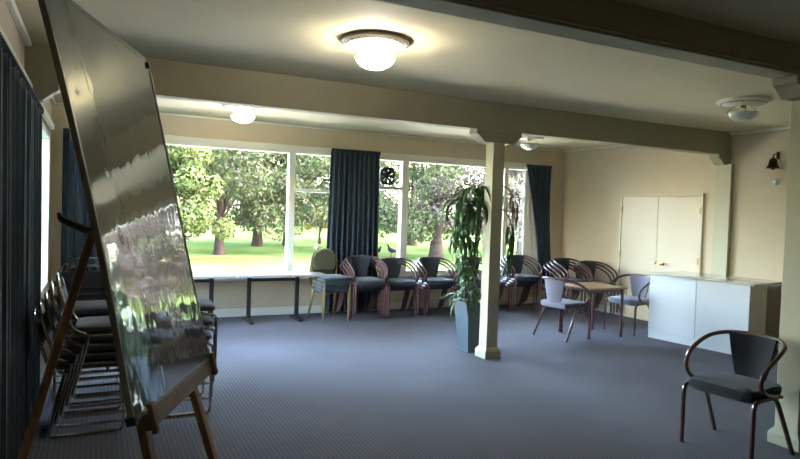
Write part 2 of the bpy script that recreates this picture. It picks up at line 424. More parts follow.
curtain('curtain', lambda v: 6.72 - .36 * v ** 1.5, lambda v: 7.0 - .12 * v - .05 * math.sin(PI * v), .25, 2.30, YB - .14, .03, 6, 'dark blue curtain drawn to the right end of the window by the cream corner', seed=5)
curtain('curtain', lambda v: XL + .13, lambda v: .62 - .10 * v, .03, 2.30, YB - .14, .032, 9, 'dark blue curtain in the back left corner behind the whiteboard easel', seed=8)
curtain('curtain', lambda v: 2.9, lambda v: 5.72 + .08 * v, .02, 2.19, XL + .066, .040, 26, 'long dark blue curtain pulled along the left wall window', axis='y', seed=11)
curtain('sheer_curtain', lambda v: 6.40, lambda v: 6.84 - .30 * v, .30, 2.24, YB - .065, .012, 7, 'narrow white sheer curtain beside the right-hand dark curtain', seed=15)
# rails
m = MB().box(XL + .02, XL + .055, 2.9, 7.95, 2.27, 2.33)
for y in (3.0, 4.6, 6.2, 7.6): m.box(XL, XL + .02, y, y + .03, 2.28, 2.32)
o = m.build('curtain_rail', 'trim_paint', smooth=False, bevel=.004)
tag(o, 'long white wooden curtain rail fixed along the left wall', 'curtain rail')

# ------------------------------------------------------------------ whiteboard and easel
N = Vector((.90346, -.37140, .21407)).normalized()
BL = Vector((.1136, 1.967, .851)); BR = Vector((.4613, 2.797, .822)); TR = Vector((.192, 2.878, 2.098)); TL = Vector((-.1556, 2.048, 2.128))
BLc = BL; 
def bp(s, t, o): # board coordinates 0..1, offset along normal
    a = BL.lerp(BR, s); b = TL.lerp(TR, s); return a.lerp(b, t) + N * o
# the panel bows slightly away in the middle
def bowf(u, v): return .016 * (1 - u) * math.sin(PI * v)
def panel(u, v): return bp(u, v, bowf(u, v))
m = MB().grid(panel, 20, 28)
wb = empty('whiteboard', tuple(BL))
def world_child(mb, name, material, root, **k):
    inv = root.matrix_world.inverted() if False else Matrix.Translation(-Vector(root.location))
    mb.v = [tuple(inv @ Vector(v)) for v in mb.v]
    o = mb.build(name, material, root, **k); return o
tag(wb, 'large portrait whiteboard leaning on the wooden easel, glossy and reflecting the windows', 'whiteboard')
# closed panel with thickness
vs = []; nu, nv = 20, 28
front = MB().grid(panel, nu, nv); back = MB().grid(lambda u, v: bp(u, v, -.014 + bowf(u, v)), nu, nv)
m = MB(); m.add(front.v, front.f); m.add(back.v, [f[::-1] for f in back.f])
k = len(front.v); edge = [i for i in range(nu + 1)] + [(j * (nu + 1) + nu) for j in range(1, nv + 1)] + [nv * (nu + 1) + i for i in range(nu - 1, -1, -1)] + [j * (nu + 1) for j in range(nv - 1, 0, -1)]
for i in range(len(edge)):
    a, b = edge[i], edge[(i + 1) % len(edge)]; m.f.append((b, a, a + k, b + k))
world_child(m, 'writing_surface', 'whiteboard_face', wb)
def rail(p0, p1, name='frame_rail'):
    mm = MB(); pts = [bp(p0[0] + (p1[0] - p0[0]) * i / 12, p0[1] + (p1[1] - p0[1]) * i / 12, -.006 + bowf(p0[0] + (p1[0] - p0[0]) * i / 12, p0[1] + (p1[1] - p0[1]) * i / 12)) for i in range(13)]
    side = (pts[-1] - pts[0]).normalized().cross(N)
    vs = []
    for p in pts:
        for a, b in ((-.006, -.009), (.006, -.009), (.006, .009), (-.006, .009)): vs.append(p + side * a + N * b)
    fs = [(3, 2, 1, 0), (48, 49, 50, 51)]
    for i in range(12):
        for q in range(4): fs.append((i * 4 + q, i * 4 + (q + 1) % 4, i * 4 + 4 + (q + 1) % 4, i * 4 + 4 + q))
    mm.add(vs, fs); return world_child(mm, name, 'frame_metal', wb, smooth=False)
rail((0, 0), (0, 1)); rail((1, 0), (1, .965)); rail((0, 0), (1, 0)); rail((0, 1), (.955, 1))
# corner caps
for (s, t) in ((0, 0), (1, 0), (0, 1), (.985, .985)):
    c = bp(s, t, 0); e1 = (BR - BL).normalized(); e2 = (TL - BL).normalized()
    mm = MB(); M4 = Matrix((( *e1, ), ( *e2, ), ( *N, ))).transposed().to_4x4(); M4.translation = c
    mm.box(-.013, .013, -.013, .013, -.022, .009, M4); world_child(mm, 'corner_cap', 'black_plastic', wb, smooth=False, bevel=.003)

ez = empty('easel', (.3, 2.6, 0)); tag(ez, 'brown wooden A-frame easel holding the whiteboard', 'easel')
def ebar(a, b, w, d, name, mt='easel_wood', up=None, bevel=.004):
    mm = MB().bar(a, b, w, d, up or N); return world_child(mm, name, mt, ez, smooth=False, bevel=bevel)
f1, t1 = Vector((.295, 2.035, .006)), Vector((-.055, 2.28, 1.86)) - N * .012
f2, t2 = Vector((.615, 2.775, .006)), Vector((.085, 2.70, 1.86)) - N * .012
e1_ = (BR - BL).normalized() * .075; f1 = f1 + e1_; t1 = t1 + e1_
off = -N * .022
ebar(f1 + off, t1 + off, .055, .03, 'leg'); ebar(f2 + off, t2 + off, .055, .03, 'leg')
rf, rt = Vector((-.362, 2.93, .006)), Vector((.118, 2.62, 1.86))
ebar(rf, rt, .05, .032, 'leg', up=(1, 0, 0))
# crossbars
la, lb = bp(.10, -.027, -.004), bp(1.05, -.027, -.004)
ebar(la, lb, .055, .028, 'ledge')
ebar(bp(.10, -.055, .022), bp(.10, .02, .022), .03, .018, 'peg', up=tuple(N)); ebar(bp(.97, -.055, .022), bp(.97, .02, .022), .03, .018, 'peg', up=tuple(N))
ebar(t1 + off, t2 + off, .05, .03, 'crossbar')
# black bracket arm near the top of the rear leg
mm = MB().tube([(-.125, 2.70, 1.45), (-.115, 2.70, 1.425), (-.07, 2.70, 1.40), (-.02, 2.69, 1.385), (.05, 2.68, 1.39), (.09, 2.67, 1.40)], [.004, .013, .016, .016, .014, .012], 8, smooth=5)
world_child(mm, 'bracket_arm', 'black_metal', ez)

# ------------------------------------------------------------------ bentwood armchairs
def pad(mb, hw, y0, y1, z0, z1, crown=.012, taper=.04, n=14):
    """rounded cushion"""
    def outline(u):
        a = 2 * PI * u; e = 8.0; c, s = math.cos(a), math.sin(a); k = (abs(c) ** e + abs(s) ** e) ** (-1 / e)
        x, y = k * c, k * s; return x, y
    rings = [(0.0, z0), (.93, z0), (.985, z0 + (z1 - z0) * .18), (1, z0 + (z1 - z0) * .5), (.985, z0 + (z1 - z0) * .82), (.93, z1), (.5, z1 + crown * .8), (0, z1 + crown)]
    m = 40; vs = []; fs = []
    for r, z in rings:
        for k in range(m):
            x, y = outline(k / m); yy = (y0 + y1) / 2 + (y1 - y0) / 2 * y * r
            xx = hw * x * r * (1 - taper * (y * .5 + .5) * 2)
            vs.append((xx, yy, z - .012 * max(0, -y * r - .6)))
    for i in range(len(rings) - 1):
        for k in range(m): q = (k + 1) % m; fs.append((i * m + k, i * m + q, (i + 1) * m + q, (i + 1) * m + k))
    mb.add(vs, fs); return mb
def armchair(name, wood, fabric, label, group=None, loc=(0, 0, 0), rot=0, fabric2=None):
    t = empty(name, loc, rot); tag(t, label, 'chair', group)
    r = .0145
    kid(t, pad(MB(), .228, -.24, .195, .378, .448, crown=.008).build('seat', fabric))
    # arm rail: one continuous hoop ending in a curl on each side
    half = [(0, .208, .735), (.10, .198, .733), (.19, .155, .725), (.245, .075, .703), (.262, -.03, .663), (.260, -.13, .612), (.252, -.188, .555), (.246, -.192, .495), (.242, -.145, .442), (.240, -.06, .41), (.238, .02, .398)]
    pts = [(-x, y, z) for x, y, z in half[::-1]] + half[1:]
    kid(t, MB().tube(pts, r, 8, smooth=5).build('arm_rail', wood))
    for s in (-1, 1):
        kid(t, MB().tube([(s * .232, -.235, 0), (s * .232, -.235, .2), (s * .232, -.233, .345), (s * .233, -.215, .385), (s * .235, -.17, .396), (s * .236, 0, .396), (s * .236, .06, .396)], r, 8, smooth=4).build('leg', wood))
    for s in (-1, 1):
        kid(t, MB().tube([(s * .237, -.06, .398), (s * .238, -.01, .392), (s * .243, .035, .345), (s * .252, .12, .18), (s * .262, .212, 0)], r, 8, smooth=4).build('leg', wood))
    for y, z in ((-.12, .395), (.1, .385)): kid(t, MB().tube([(-.236, y, z), (.236, y, z)], .011, 8).build('cross_rail', wood))
    # backrest, wide under the rail and narrow at the seat, curved
    def bk(u, v):
        z = .425 + .31 * v; w = .085 + .075 * v ** .7; a = (u - .5) * 2
        return (a * w, .165 + .03 * v - .05 * a * a * (w / .16), z)
    f = MB().grid(bk, 12, 10); b = MB().grid(lambda u, v: tuple(Vector(bk(u, v)) + Vector((0, .024, 0))), 12, 10)
    m = MB(); m.add(f.v, f.f); m.add(b.v, [q[::-1] for q in b.f]); nu, nv = 12, 10; k = len(f.v)
    edge = [i for i in range(nu + 1)] + [(j * (nu + 1) + nu) for j in range(1, nv + 1)] + [nv * (nu + 1) + i for i in range(nu - 1, -1, -1)] + [j * (nu + 1) for j in range(nv - 1, 0, -1)]
    for i in range(len(edge)): a_, b_ = edge[i], edge[(i + 1) % len(edge)]; m.f.append((b_, a_, a_ + k, b_ + k))
    kid(t, m.build('backrest', fabric2 or fabric, bevel=.006))
    return t
near = armchair('armchair', 'bentwood', 'dark_fabric', 'dark bentwood armchair with charcoal seat standing alone beside the right-hand column', loc=(3.85, 2.655, 0), rot=-PI / 2 + .11)
chL = armchair('armchair', 'bentwood_red', 'grey_fabric', 'lavender armchair left of the small table, back towards the camera', loc=(5.22, 5.96, 0), rot=PI / 2 + .15)
chR = armchair('armchair', 'bentwood_red', 'grey_fabric', 'lavender grey armchair between the small table and the white counter', loc=(6.42, 5.98, 0), rot=-PI / 2 + .12)
G1 = 'bentwood armchairs stacked along the back windows'
proto = armchair('armchair', 'bentwood_red', 'navy_fabric', '', G1)
first = True
ORD = {3: ['bottom', 'middle', 'top'], 4: ['bottom', 'second lowest', 'third', 'top']}
stacks = [(3.32, 7.88, .05, 4, 'stack in front of the middle curtain'),
          (3.85, 7.92, .02, 3, 'second armchair stack from the left'),
          (4.50, 7.96, 0, 3, 'third armchair stack from the left'),
          (5.22, 7.96, 0, 3, 'stack half hidden behind the potted plant'),
          (6.00, 7.92, -.05, 4, 'stack just right of the middle column'),
          (6.42, 7.30, .12, 4, 'stack behind the left chair of the small table'),
          (6.86, 7.18, .0, 3, 'stack nearest the double doors')]
for sx, sy, sr, n, where in stacks:
    for k in range(n):
        dy = -.062 * (k - (n - 1) / 2)
        loc = (sx - math.sin(-sr) * dy * 0 + dy * math.sin(-sr), sy + dy, .037 * k)
        lb = '%s navy-seated armchair of the %s' % (ORD[n][k], where)
        if first: proto.location = loc; proto.rotation_euler = (0, 0, sr); proto['label'] = lb; first = False
        else: dup(proto, loc, sr, lb)

# ------------------------------------------------------------------ gold framed banquet chairs (left of the middle curtain)
def banquet(label, group):
    t = empty('banquet_chair'); tag(t, label, 'chair', group)
    kid(t, pad(MB(), .215, -.22, .20, .405, .45).build('seat', 'navy_fabric'))
    pts = [(-.16, .21, .41), (-.185, .235, .52), (-.19, .25, .63), (-.15, .262, .73), (-.07, .268, .78), (0, .27, .79), (.07, .268, .78), (.15, .262, .73), (.19, .25, .63), (.185, .235, .52), (.16, .21, .41)]
    kid(t, MB().tube(pts, .011, 8, smooth=4).build('back_frame', 'gold_metal'))
    def bk(u, v):
        a = (u - .5) * 2; z = .50 + .28 * v; w = .18 * math.sqrt(max(0, 1 - max(0, (v - .35) / .65) ** 2)) * (.9 + .1 * min(1, v * 3)); return (a * w, .235 + .03 * v, z)
    kid(t, MB().grid(bk, 10, 12).build('backrest', 'olive_fabric', solid=.026))
    for s in (-1, 1):
        kid(t, MB().tube([(s * .185, -.2, 0), (s * .185, -.185, .39)], .0115, 8).build('leg', 'gold_metal'))
        kid(t, MB().tube([(s * .19, .27, 0), (s * .17, .2, .2), (s * .16, .205, .42)], .0115, 8, smooth=4).build('leg', 'gold_metal'))
    kid(t, MB().tube([(-.185, -.186, .385), (.185, -.186, .385), (.17, .19, .385), (-.17, .19, .385)], .01, 8, closed=True).build('seat_frame', 'gold_metal'))
    return t
G2 = 'gold framed chairs stacked beside the long tables'
g0 = banquet('', G2)
for k, w in enumerate(('bottom', 'second lowest', 'third', 'top')):
    loc = (2.84 + .004 * k, 7.83 - .012 * k, .05 * k); lb = '%s gold framed chair of the stack beside the long tables' % w
    if k == 0: g0.location = loc; g0.rotation_euler = (0, 0, .1); g0['label'] = lb
    else: dup(g0, loc, .1, lb)

# ------------------------------------------------------------------ chrome sled-base chairs (left)
def sled(label, group):
    t = empty('sled_chair'); tag(t, label, 'chair', group)
    kid(t, pad(MB(), .21, -.22, .2, .415, .455).build('seat', 'mauve_fabric'))
    r = .0095
    for s in (-1, 1):
        kid(t, MB().tube([(s * .2, .16, .41), (s * .225, .10, .40), (s * .232, -.16, .40), (s * .235, -.205, .385), (s * .235, -.215, .34), (s * .235, -.215, .05), (s * .235, -.2, .012), (s * .235, -.16, .0095), (s * .235, .15, .0095), (s * .235, .195, .02), (s * .235, .2, .06), (s * .23, .14, .30), (s * .225, .12, .40)], r, 7, smooth=3).build('leg', 'chrome'))
    for a, b in (((-.235, .2, .03), (.235, .2, .03)), ((-.232, -.12, .40), (.232, -.12, .40)), ((-.226, .1, .40), (.226, .1, .40))):
        kid(t, MB().tube([a, b], r, 7).build('cross_tube', 'chrome'))
    pts = [(-.2, .14, .41), (-.205, .21, .45), (-.205, .25, .56), (-.20, .285, .68), (-.16, .30, .745), (-.08, .308, .775), (0, .31, .78), (.08, .308, .775), (.16, .30, .745), (.20, .285, .68), (.205, .25, .56), (.205, .21, .45), (.2, .14, .41)]
    kid(t, MB().tube(pts, r, 7, smooth=4).build('back_frame', 'chrome'))
    def bk(u, v):
        a = (u - .5) * 2; z = .55 + .13 * v; return (a * .19, .252 + .035 * v + .008 * (1 - a * a), z)
    kid(t, MB().grid(bk, 10, 6).build('backrest', 'mauve_fabric', solid=.02))
    return t
G3 = 'chrome framed chairs stacked behind the easel'
s0 = sled('', G3); first = True
N5 = {5: ['bottom', 'second lowest', 'middle', 'fourth', 'top'], 4: ['bottom', 'second lowest', 'third', 'top']}
for (x, y, rt, n, dz, fw, where) in [(-.03, 4.62, PI / 2, 5, .058, .032, 'nearest stack against the left curtain'),
                             (-.03, 5.42, 0.08, 5, .062, .03, 'stack rising behind the nearest chrome stack'),
                             (.56, 4.78, PI / 2 - .05, 4, .105, .010, 'stack showing just right of the whiteboard')]:
    fx, fy = math.sin(rt), -math.cos(rt)
    for k in range(n):
        loc = (x + fx * fw * k, y + fy * fw * k, dz * k); lb = '%s chrome chair of the %s' % (N5[n][k], where)
        if first: s0.location = loc; s0.rotation_euler = (0, 0, rt); s0['label'] = lb; first = False
        else: dup(s0, loc, rt, lb)

# ------------------------------------------------------------------ small square table
tt = empty('side_table', (5.72, 5.98, 0)); tag(tt, 'small square wooden table with four slim red-brown legs between two armchairs', 'table')
MB().box(-.31, .31, -.30, .30, .605, .63).build('tabletop', 'table_wood', tt, smooth=False, bevel=.008)
MB().box(-.25, .25, -.245, .245, .565, .604).build('apron', 'bentwood_red', tt, smooth=False, bevel=.004)
for sx in (-1, 1):
    for sy in (-1, 1):
        MB().tube([(sx * .265, sy * .25, 0), (sx * .265, sy * .25, .604)], .019, 10).build('leg', 'bentwood_red', tt)

# ------------------------------------------------------------------ white counter
cc = empty('counter', (6.42, 4.98, 0), .14); tag(cc, 'long white laminate counter with kickboard in front of the right wall', 'counter')
y0, y1 = -.60, .63
MB().box(0, .37, y0, y1, .085, .80).build('body', 'laminate_side', cc, smooth=False, bevel=.003)
MB().box(-.016, -.001, y0, y0 + .612, .088, .797).build('front_panel', 'laminate_white', cc, smooth=False, bevel=.002)
MB().box(-.016, -.001, y0 + .618, y1, .088, .797).build('front_panel', 'laminate_white', cc, smooth=False, bevel=.002)
MB().box(-.008, .29, y0 + .0, y1, 0, .084).build('kickboard', 'laminate_white', cc, smooth=False)
MB().box(-.04, .73, y0 - .05, y1 + .02, .801, .822).build('countertop', 'laminate_top', cc, smooth=False, bevel=.004)
MB().box(.66, .69, y0 + .30, y1, 0, .80).build('back_panel', 'laminate_side', cc, smooth=False)

# ------------------------------------------------------------------ long folding tables under window 1
def long_table(x0, x1, legs, label):
    t = empty('folding_table', ((x0 + x1) / 2, 8.0, 0)); cx = (x0 + x1) / 2; tag(t, label, 'table', 'long tables under the left picture window')
    MB().box(x0 - cx, x1 - cx, -.28, .26, .60, .628).build('tabletop', 'table_laminate', t, smooth=False, bevel=.005)
    for lx in legs:
        l = MB().bar((lx - cx, 0, .03), (lx - cx, 0, .60), .05, .045, (0, 1, 0)).build('leg', 'bar_dark', t, smooth=False, bevel=.004)
        f = MB(); f.prism([(-.22, 0), (.22, 0), (.21, .025), (.06, .05), (-.06, .05), (-.21, .025)], .05, Matrix.Translation((lx - cx + .025, 0, 0)) @ Matrix.Rotation(PI / 2, 4, 'Z'))
        f.build('foot', 'bar_dark', l, smooth=False)
    MB().box(legs[0] - cx, legs[1] - cx, -.012, .012, .52, .56).build('crossbar', 'bar_dark', t, smooth=False)
long_table(1.60, 2.76, (1.80, 2.44), 'long folding table with dark legs next to the gold framed chairs')
long_table(.40, 1.575, (.66, 1.33), 'long folding table partly hidden behind the whiteboard')

# ------------------------------------------------------------------ potted plant
pp = empty('potted_plant', (3.70, 5.66, 0)); tag(pp, 'tall drooping corn plant in a tapered blue grey planter beside the middle column', 'plant')
m = MB(); ht, a, b = .54, .100, .148
def ring(s, z): return [(-s, -s, z), (s, -s, z), (s, s, z), (-s, s, z)]
m.add(ring(a, 0) + ring(b, ht) + ring(b - .018, ht) + ring(b - .022, ht - .05),
      [(3, 2, 1, 0)] + [(i, (i + 1) % 4, 4 + (i + 1) % 4, 4 + i) for i in range(4)] + [(4 + i, 4 + (i + 1) % 4, 8 + (i + 1) % 4, 8 + i) for i in range(4)] + [(8 + i, 8 + (i + 1) % 4, 12 + (i + 1) % 4, 12 + i) for i in range(4)])
m.build('planter', 'planter_glaze', pp, smooth=False, bevel=.004)
MB().box(-(b - .022), b - .022, -(b - .022), b - .022, ht - .08, ht - .045).build('soil', 'soil', pp, smooth=False)
rp = random.Random(5)
canes = [[(-.02, -.02, .48), (-.03, -.03, .8), (-.02, -.05, 1.15), (.0, -.06, 1.5), (.02, -.05, 1.74)],
         [(.03, .02, .48), (.02, .0, .8), (-.05, -.02, 1.0), (-.08, -.03, 1.2)],
         [(-.06, .03, .48), (-.10, .01, .75), (-.14, .0, .95)],
         [(.0, -.05, 1.38), (.06, -.16, 1.52), (.16, -.22, 1.56), (.26, -.24, 1.48), (.33, -.22, 1.3)],
         [(.02, -.05, 1.72), (.1, -.17, 1.80), (.22, -.22, 1.79), (.34, -.22, 1.68)]]
for i, c in enumerate(canes):
    MB().tube(c, [.016 if i < 3 else .007] * len(c), 7, smooth=4).build('cane', 'cane', pp)
def strap(mb, base, az, L, droop, w, lift=.5):
    d = Vector((math.cos(az), math.sin(az), 0)); s = Vector((-math.sin(az), math.cos(az), 0)); n = 9; vs = []; fs = []
    for i in range(n + 1):
        t = i / n; ang = lift - droop * t
        if i == 0: p = Vector(base)
        else: p = p + (d * math.cos(ang) + Vector((0, 0, 1)) * math.sin(ang)) * (L / n)
        ww = .85 * w * math.sin(PI * min(1, .12 + t * .9)) ** .7 * (1 if t < 1 else .05)
        nrm = (d * -math.sin(ang) + Vector((0, 0, 1)) * math.cos(ang))
        vs += [p - s * ww + nrm * ww * .35, p, p + s * ww + nrm * ww * .35]
    for i in range(n):
        q = i * 3; fs += [(q, q + 1, q + 4, q + 3), (q + 1, q + 2, q + 5, q + 4)]
    mb.add(vs, fs)
green = MB(); dry = MB()
def whorl(c, n, L, droop, w, mb=green, lift=.6, spread=.03, az0=0):
    for k in range(n):
        az = az0 + 2 * PI * k / n * 1.0 + rp.uniform(-.3, .3); ll = L * rp.uniform(.75, 1.15)
        strap(mb, Vector(c) + Vector((rp.uniform(-spread, spread), rp.uniform(-spread, spread), rp.uniform(-.06, .04))), az, ll, droop * rp.uniform(.8, 1.15), w * rp.uniform(.8, 1.15), lift + rp.uniform(-.3, .4))
whorl((-.02, -.07, 1.72), 14, .42, 3.0, .034, lift=1.0)
whorl((-.06, -.07, 1.62), 14, .44, 3.0, .036, lift=.7, spread=.05)
whorl((-.10, -.08, 1.50), 13, .42, 2.9, .034, lift=.5, spread=.06)
whorl((-.10, -.06, 1.38), 10, .36, 2.6, .03, lift=.2, spread=.06)
whorl((-.26, -.06, 1.30), 7, .36, 2.4, .03, lift=.0, spread=.05, az0=2)
whorl((-.22, -.08, 1.62), 9, .42, 2.9, .034, lift=.5, spread=.05, az0=2)
for z in (1.25, 1.14, 1.04, .94, .84, .75): whorl((-.10 + rp.uniform(-.04, .04), -.03, z), 7, .22, 2.4, .02, lift=.2, spread=.05)
whorl((-.10, -.03, 1.22), 9, .30, 2.6, .026, lift=.6)
whorl((-.16, 0, .97), 9, .24, 2.6, .022, lift=.6)
whorl((-.06, -.02, .62), 16, .32, 2.6, .018, lift=1.1, spread=.07)
whorl((-.12, .0, .56), 12, .34, 2.6, .018, lift=.9, spread=.05)
whorl((.33, -.22, 1.3), 7, .28, 1.2, .022, lift=-.9)
whorl((.28, -.24, 1.42), 5, .28, 1.2, .02, lift=-.9)
whorl((.32, -.22, 1.12), 7, .24, .8, .018, lift=-1.1)
whorl((.31, -.2, 1.0), 6, .2, .8, .016, lift=-1.0)
whorl((.34, -.22, 1.70), 5, .2, 1.2, .018, mb=dry, lift=-.6)
whorl((.36, -.2, 1.55), 4, .22, .8, .018, mb=dry, lift=-1.0)
MB().tube([(.33, -.22, 1.3), (.33, -.22, 1.15), (.31, -.2, 1.0)], .006, 6, smooth=3).build('cane', 'cane', pp)
green.build('leaves', 'plant_leaf', pp, solid=.0012); dry.build('dry_leaves', 'plant_leaf_dry', pp, solid=.0012)['label'] = 'dried brown leaves'

# ------------------------------------------------------------------ ceiling lamps
def lamp(x, y, lit, label):
    t = empty('ceiling_lamp', (x, y, H)); tag(t, label, 'ceiling lamp', 'bowl lamps on the ceiling')
    MB().lathe([(0, 0), (.225, 0), (.232, -.008), (.230, -.022), (.214, -.030), (.212, -.018)], 48).build('rim', 'lamp_rim' if lit else 'lamp_plate', t)
    MB().lathe([(.213, -.02), (.205, -.030), (.185, -.033), (.178, -.038), (.10, -.036), (.085, -.042), (.035, -.046), (0, -.046)], 48).build('plate', 'lamp_plate', t)
    MB().tube([(.193 * math.cos(2 * PI * k / 96), .193 * math.sin(2 * PI * k / 96), -.033) for k in range(96)], [.0035 + .003 * (k % 4 < 2) for k in range(96)], 6, closed=True).build('plate_beading', 'frame_metal', t)
    MB().lathe([(.024, -.044), (.028, -.056), (.018, -.068), (0, -.07)], 20).build('lampholder', 'brass', t)
    b = [(.0, -.196), (.03, -.194), (.07, -.184), (.105, -.164), (.128, -.138), (.134, -.120)]
    MB().lathe(b + [(r * .965, z + .005) for r, z in b[::-1]], 40).build('bowl', 'lamp_bowl_lit' if lit else 'lamp_bowl', t)
    for k in range(3):
        a = 2 * PI * k / 3 + .4; h = MB().tube([(.05 * math.cos(a), .05 * math.sin(a), -.044), (.10 * math.cos(a), .10 * math.sin(a), -.075), (.137 * math.cos(a), .137 * math.sin(a), -.112), (.131 * math.cos(a), .131 * math.sin(a), -.128)], .0035, 6, smooth=3)
        h.build('hook', 'brass', t)
    if lit:
        ld = bpy.data.lights.new('bulb', 'POINT'); ld.energy = lit * .8; ld.color = (1, .95, .84); ld.shadow_soft_size = .04
        lo = bpy.data.objects.new('bulb', ld); COL.objects.link(lo); lo.parent = t; lo.location = (0, 0, -.10)
lamp(1.67, 3.85, 3.6, 'large-looking lit bowl lamp on the ceiling between the two beams')
lamp(5.42, 3.82, 0, 'unlit bowl lamp on the ceiling next to the right-hand column bracket')
lamp(5.62, 7.25, 0, 'unlit bowl lamp under the far beam just right of the middle column')
lamp(1.50, 7.20, 3.5, 'lit bowl lamp glowing beyond the far beam near the left picture window')

# ------------------------------------------------------------------ bell and wall button
bl = empty('wall_bell', (XR, 4.66, 2.30)); tag(bl, 'small dark brass bell hanging from a bracket high on the right wall', 'bell')
MB().tube([(0, 0, .0), (-.04, 0, .015), (-.085, 0, .012), (-.09, 0, -.012)], .006, 8, smooth=4).box(-.006, 0, -.02, .02, -.04, .05).build('bracket', 'bronze', bl)
MB().lathe([(.0, -.012), (.014, -.014), (.014, -.03), (.035, -.04), (.045, -.075), (.052, -.115), (.072, -.14), (.078, -.15), (.068, -.15), (.0, -.13)], 28, c=(-.09, 0, 0)).build('bell_body', 'bronze', bl)
MB().lathe([(.0, -.128), (.008, -.13), (.017, -.155), (.012, -.17), (0, -.172)], 12, c=(-.09, 0, 0)).build('clapper', 'bronze', bl)
o = MB().lathe([(0, 0), (.038, 0), (.038, .012), (.024, .022), (.02, .034), (0, .036)], 24, M=Matrix.Translation((XR, 4.67, 1.99)) @ Matrix.Rotation(-PI / 2, 4, 'Y')).build('wall_button', 'laminate_white')
tag(o, 'small round white button on the right wall just below the bell', 'button')

# ------------------------------------------------------------------ outdoors
GZ = -.40
m = MB().grid(lambda u, v: (-40 + 110 * u, YB + .2 + 90 * v, GZ + .25 * math.sin(u * 9) * math.sin(v * 7) * min(1, v * 6) + max(0, v - .45) * 2.5), 40, 40)
m.add([(-60, -40, GZ - .1), (70, -40, GZ - .1), (70, YB + .3, GZ - .1), (-60, YB + .3, GZ - .1)], [(0, 1, 2, 3)])
o = m.build('ground', 'lawn'); struct(o, 'sunlit green lawn outside the windows'); 
struct(MB().box(-3, 10.5, YB + .25, 13.6, GZ - .1, GZ + .06).build('trim_11', 'bounce_slab', smooth=False), 'unseen pale slab added below the windows to bounce light indoors')  # added below the sightline; throws warm sunlight up onto the ceiling
def tree(x, y, h, crown_r, base, lm, label, trunk=.3, seed=0, leaf=.11, clumps=34, per=300, group='trees on the lawn outside', flat=.7, lean=0):
    r = random.Random(seed); t = empty('tree', (x, y, GZ)); tag(t, label, 'tree', group)
    tr = MB(); top = Vector((lean, 0, h * .8))
    tr.tube([(0, 0, -.2), (0, 0, .1), (lean * .2, .03, base * .6), (lean * .5, 0, base + .3), tuple(top)], [trunk * 1.45, trunk * 1.1, trunk * .9, trunk * .7, trunk * .15], 10, smooth=4)
    cs = []
    for k in range(clumps):
        a = r.uniform(0, 2 * PI); rr = crown_r * math.sqrt(r.random()); zz = base + (h - base) * (r.random() ** .9)
        shrink = 1 - .55 * max(0, (zz - base) / (h - base) - .35) / .65
        c = Vector((rr * math.cos(a) * shrink + lean * .5, rr * math.sin(a) * shrink, zz)); cs.append((c, r.uniform(.55, 1.0) * crown_r * .34))
    for c, s in cs[:9]:
        st = Vector((lean * .4, 0, base * r.uniform(.6, 1.1) + .2)); mid_ = st.lerp(c, .5) + Vector((r.uniform(-.2, .2), r.uniform(-.2, .2), .25))
        tr.tube([st, mid_, c], [trunk * .26, trunk * .16, trunk * .07], 6, smooth=3)
    tr.build('trunk', 'lawn_bark', t)
    fo = MB()
    for c, s in cs:
        for q in range(per):
            d = Vector((r.gauss(0, 1), r.gauss(0, 1), r.gauss(0, 1))).normalized(); rad = s * (.55 + .45 * r.random() ** .5)
            p = c + Vector((d.x * rad, d.y * rad, d.z * rad * flat))
            nrm = (d + Vector((r.uniform(-.8, .8), r.uniform(-.8, .8), r.uniform(-.3, 1.0)))).normalized()
            e1 = nrm.orthogonal().normalized(); e2 = nrm.cross(e1); w = leaf * r.uniform(.6, 1.3); an = r.uniform(0, PI)
            f1_ = e1 * math.cos(an) + e2 * math.sin(an); f2_ = e2 * math.cos(an) - e1 * math.sin(an)
            fo.add([p - f1_ * w, p - f2_ * w * .5, p + f1_ * w, p + f2_ * w * .5], [(0, 1, 2, 3)])
    me = bpy.data.meshes.new('foliage'); me.from_pydata(fo.v, [], fo.f); me.materials.append(MATS[lm])
    o = bpy.data.objects.new('foliage', me); COL.objects.link(o); o.parent = t
    return t
tree(2.35, 22.5, 4.2, 1.9, .5, 'leaf_bright', 'rounded bright green tree beside the whiteboard edge in the left window', .22, 1, .075, 46, 420, flat=.9)
tree(4.48, 25.4, 9.0, 3.9, 1.1, 'leaf_dark', 'large dark tree with a stout brown trunk seen in the left picture window', .19, 2, .09, 92, 380)
tree(7.45, 31.5, 6.6, 3.4, 1.2, 'leaf_mid', 'broad green tree with low canopy in the middle of the left window', .26, 3, 0.094, 50, 340)
tree(9.3, 32.5, 6.2, 2.6, 1.1, 'leaf_mid', 'green tree just left of the left window mullion', .24, 4, 0.094, 40, 320)
tree(11.6, 30.0, 6.6, 2.8, 1.9, 'leaf_mid', 'green tree filling the narrow pane beside the middle curtain', .24, 5, 0.094, 40, 320)
tree(11.8, 34.5, 1.9, .9, .3, 'leaf_yellow', 'small yellow shrub at the foot of the trees in the narrow pane', .08, 6, 0.066, 14, 240)
tree(13.8, 24.2, 7.6, 3.3, 1.0, 'leaf_mid', 'green tree at the left of the right-hand window beside the small fan pane', .3, 7, 0.088, 48, 340)
tree(15.4, 22.5, 7.8, 2.9, 1.3, 'leaf_pink', 'pinkish brown tree behind the potted plant', .16, 8, 0.083, 42, 300)
tree(19.2, 25.0, 8.6, 3.4, 1.2, 'leaf_pink', 'twiggy pinkish tree seen right of the middle column', .3, 9, 0.083, 46, 300)
tree(17.6, 34.0, 8.0, 4.0, 1.2, 'leaf_bright', 'pale green tree far back between the pinkish trees', .3, 10, 0.110, 44, 300)
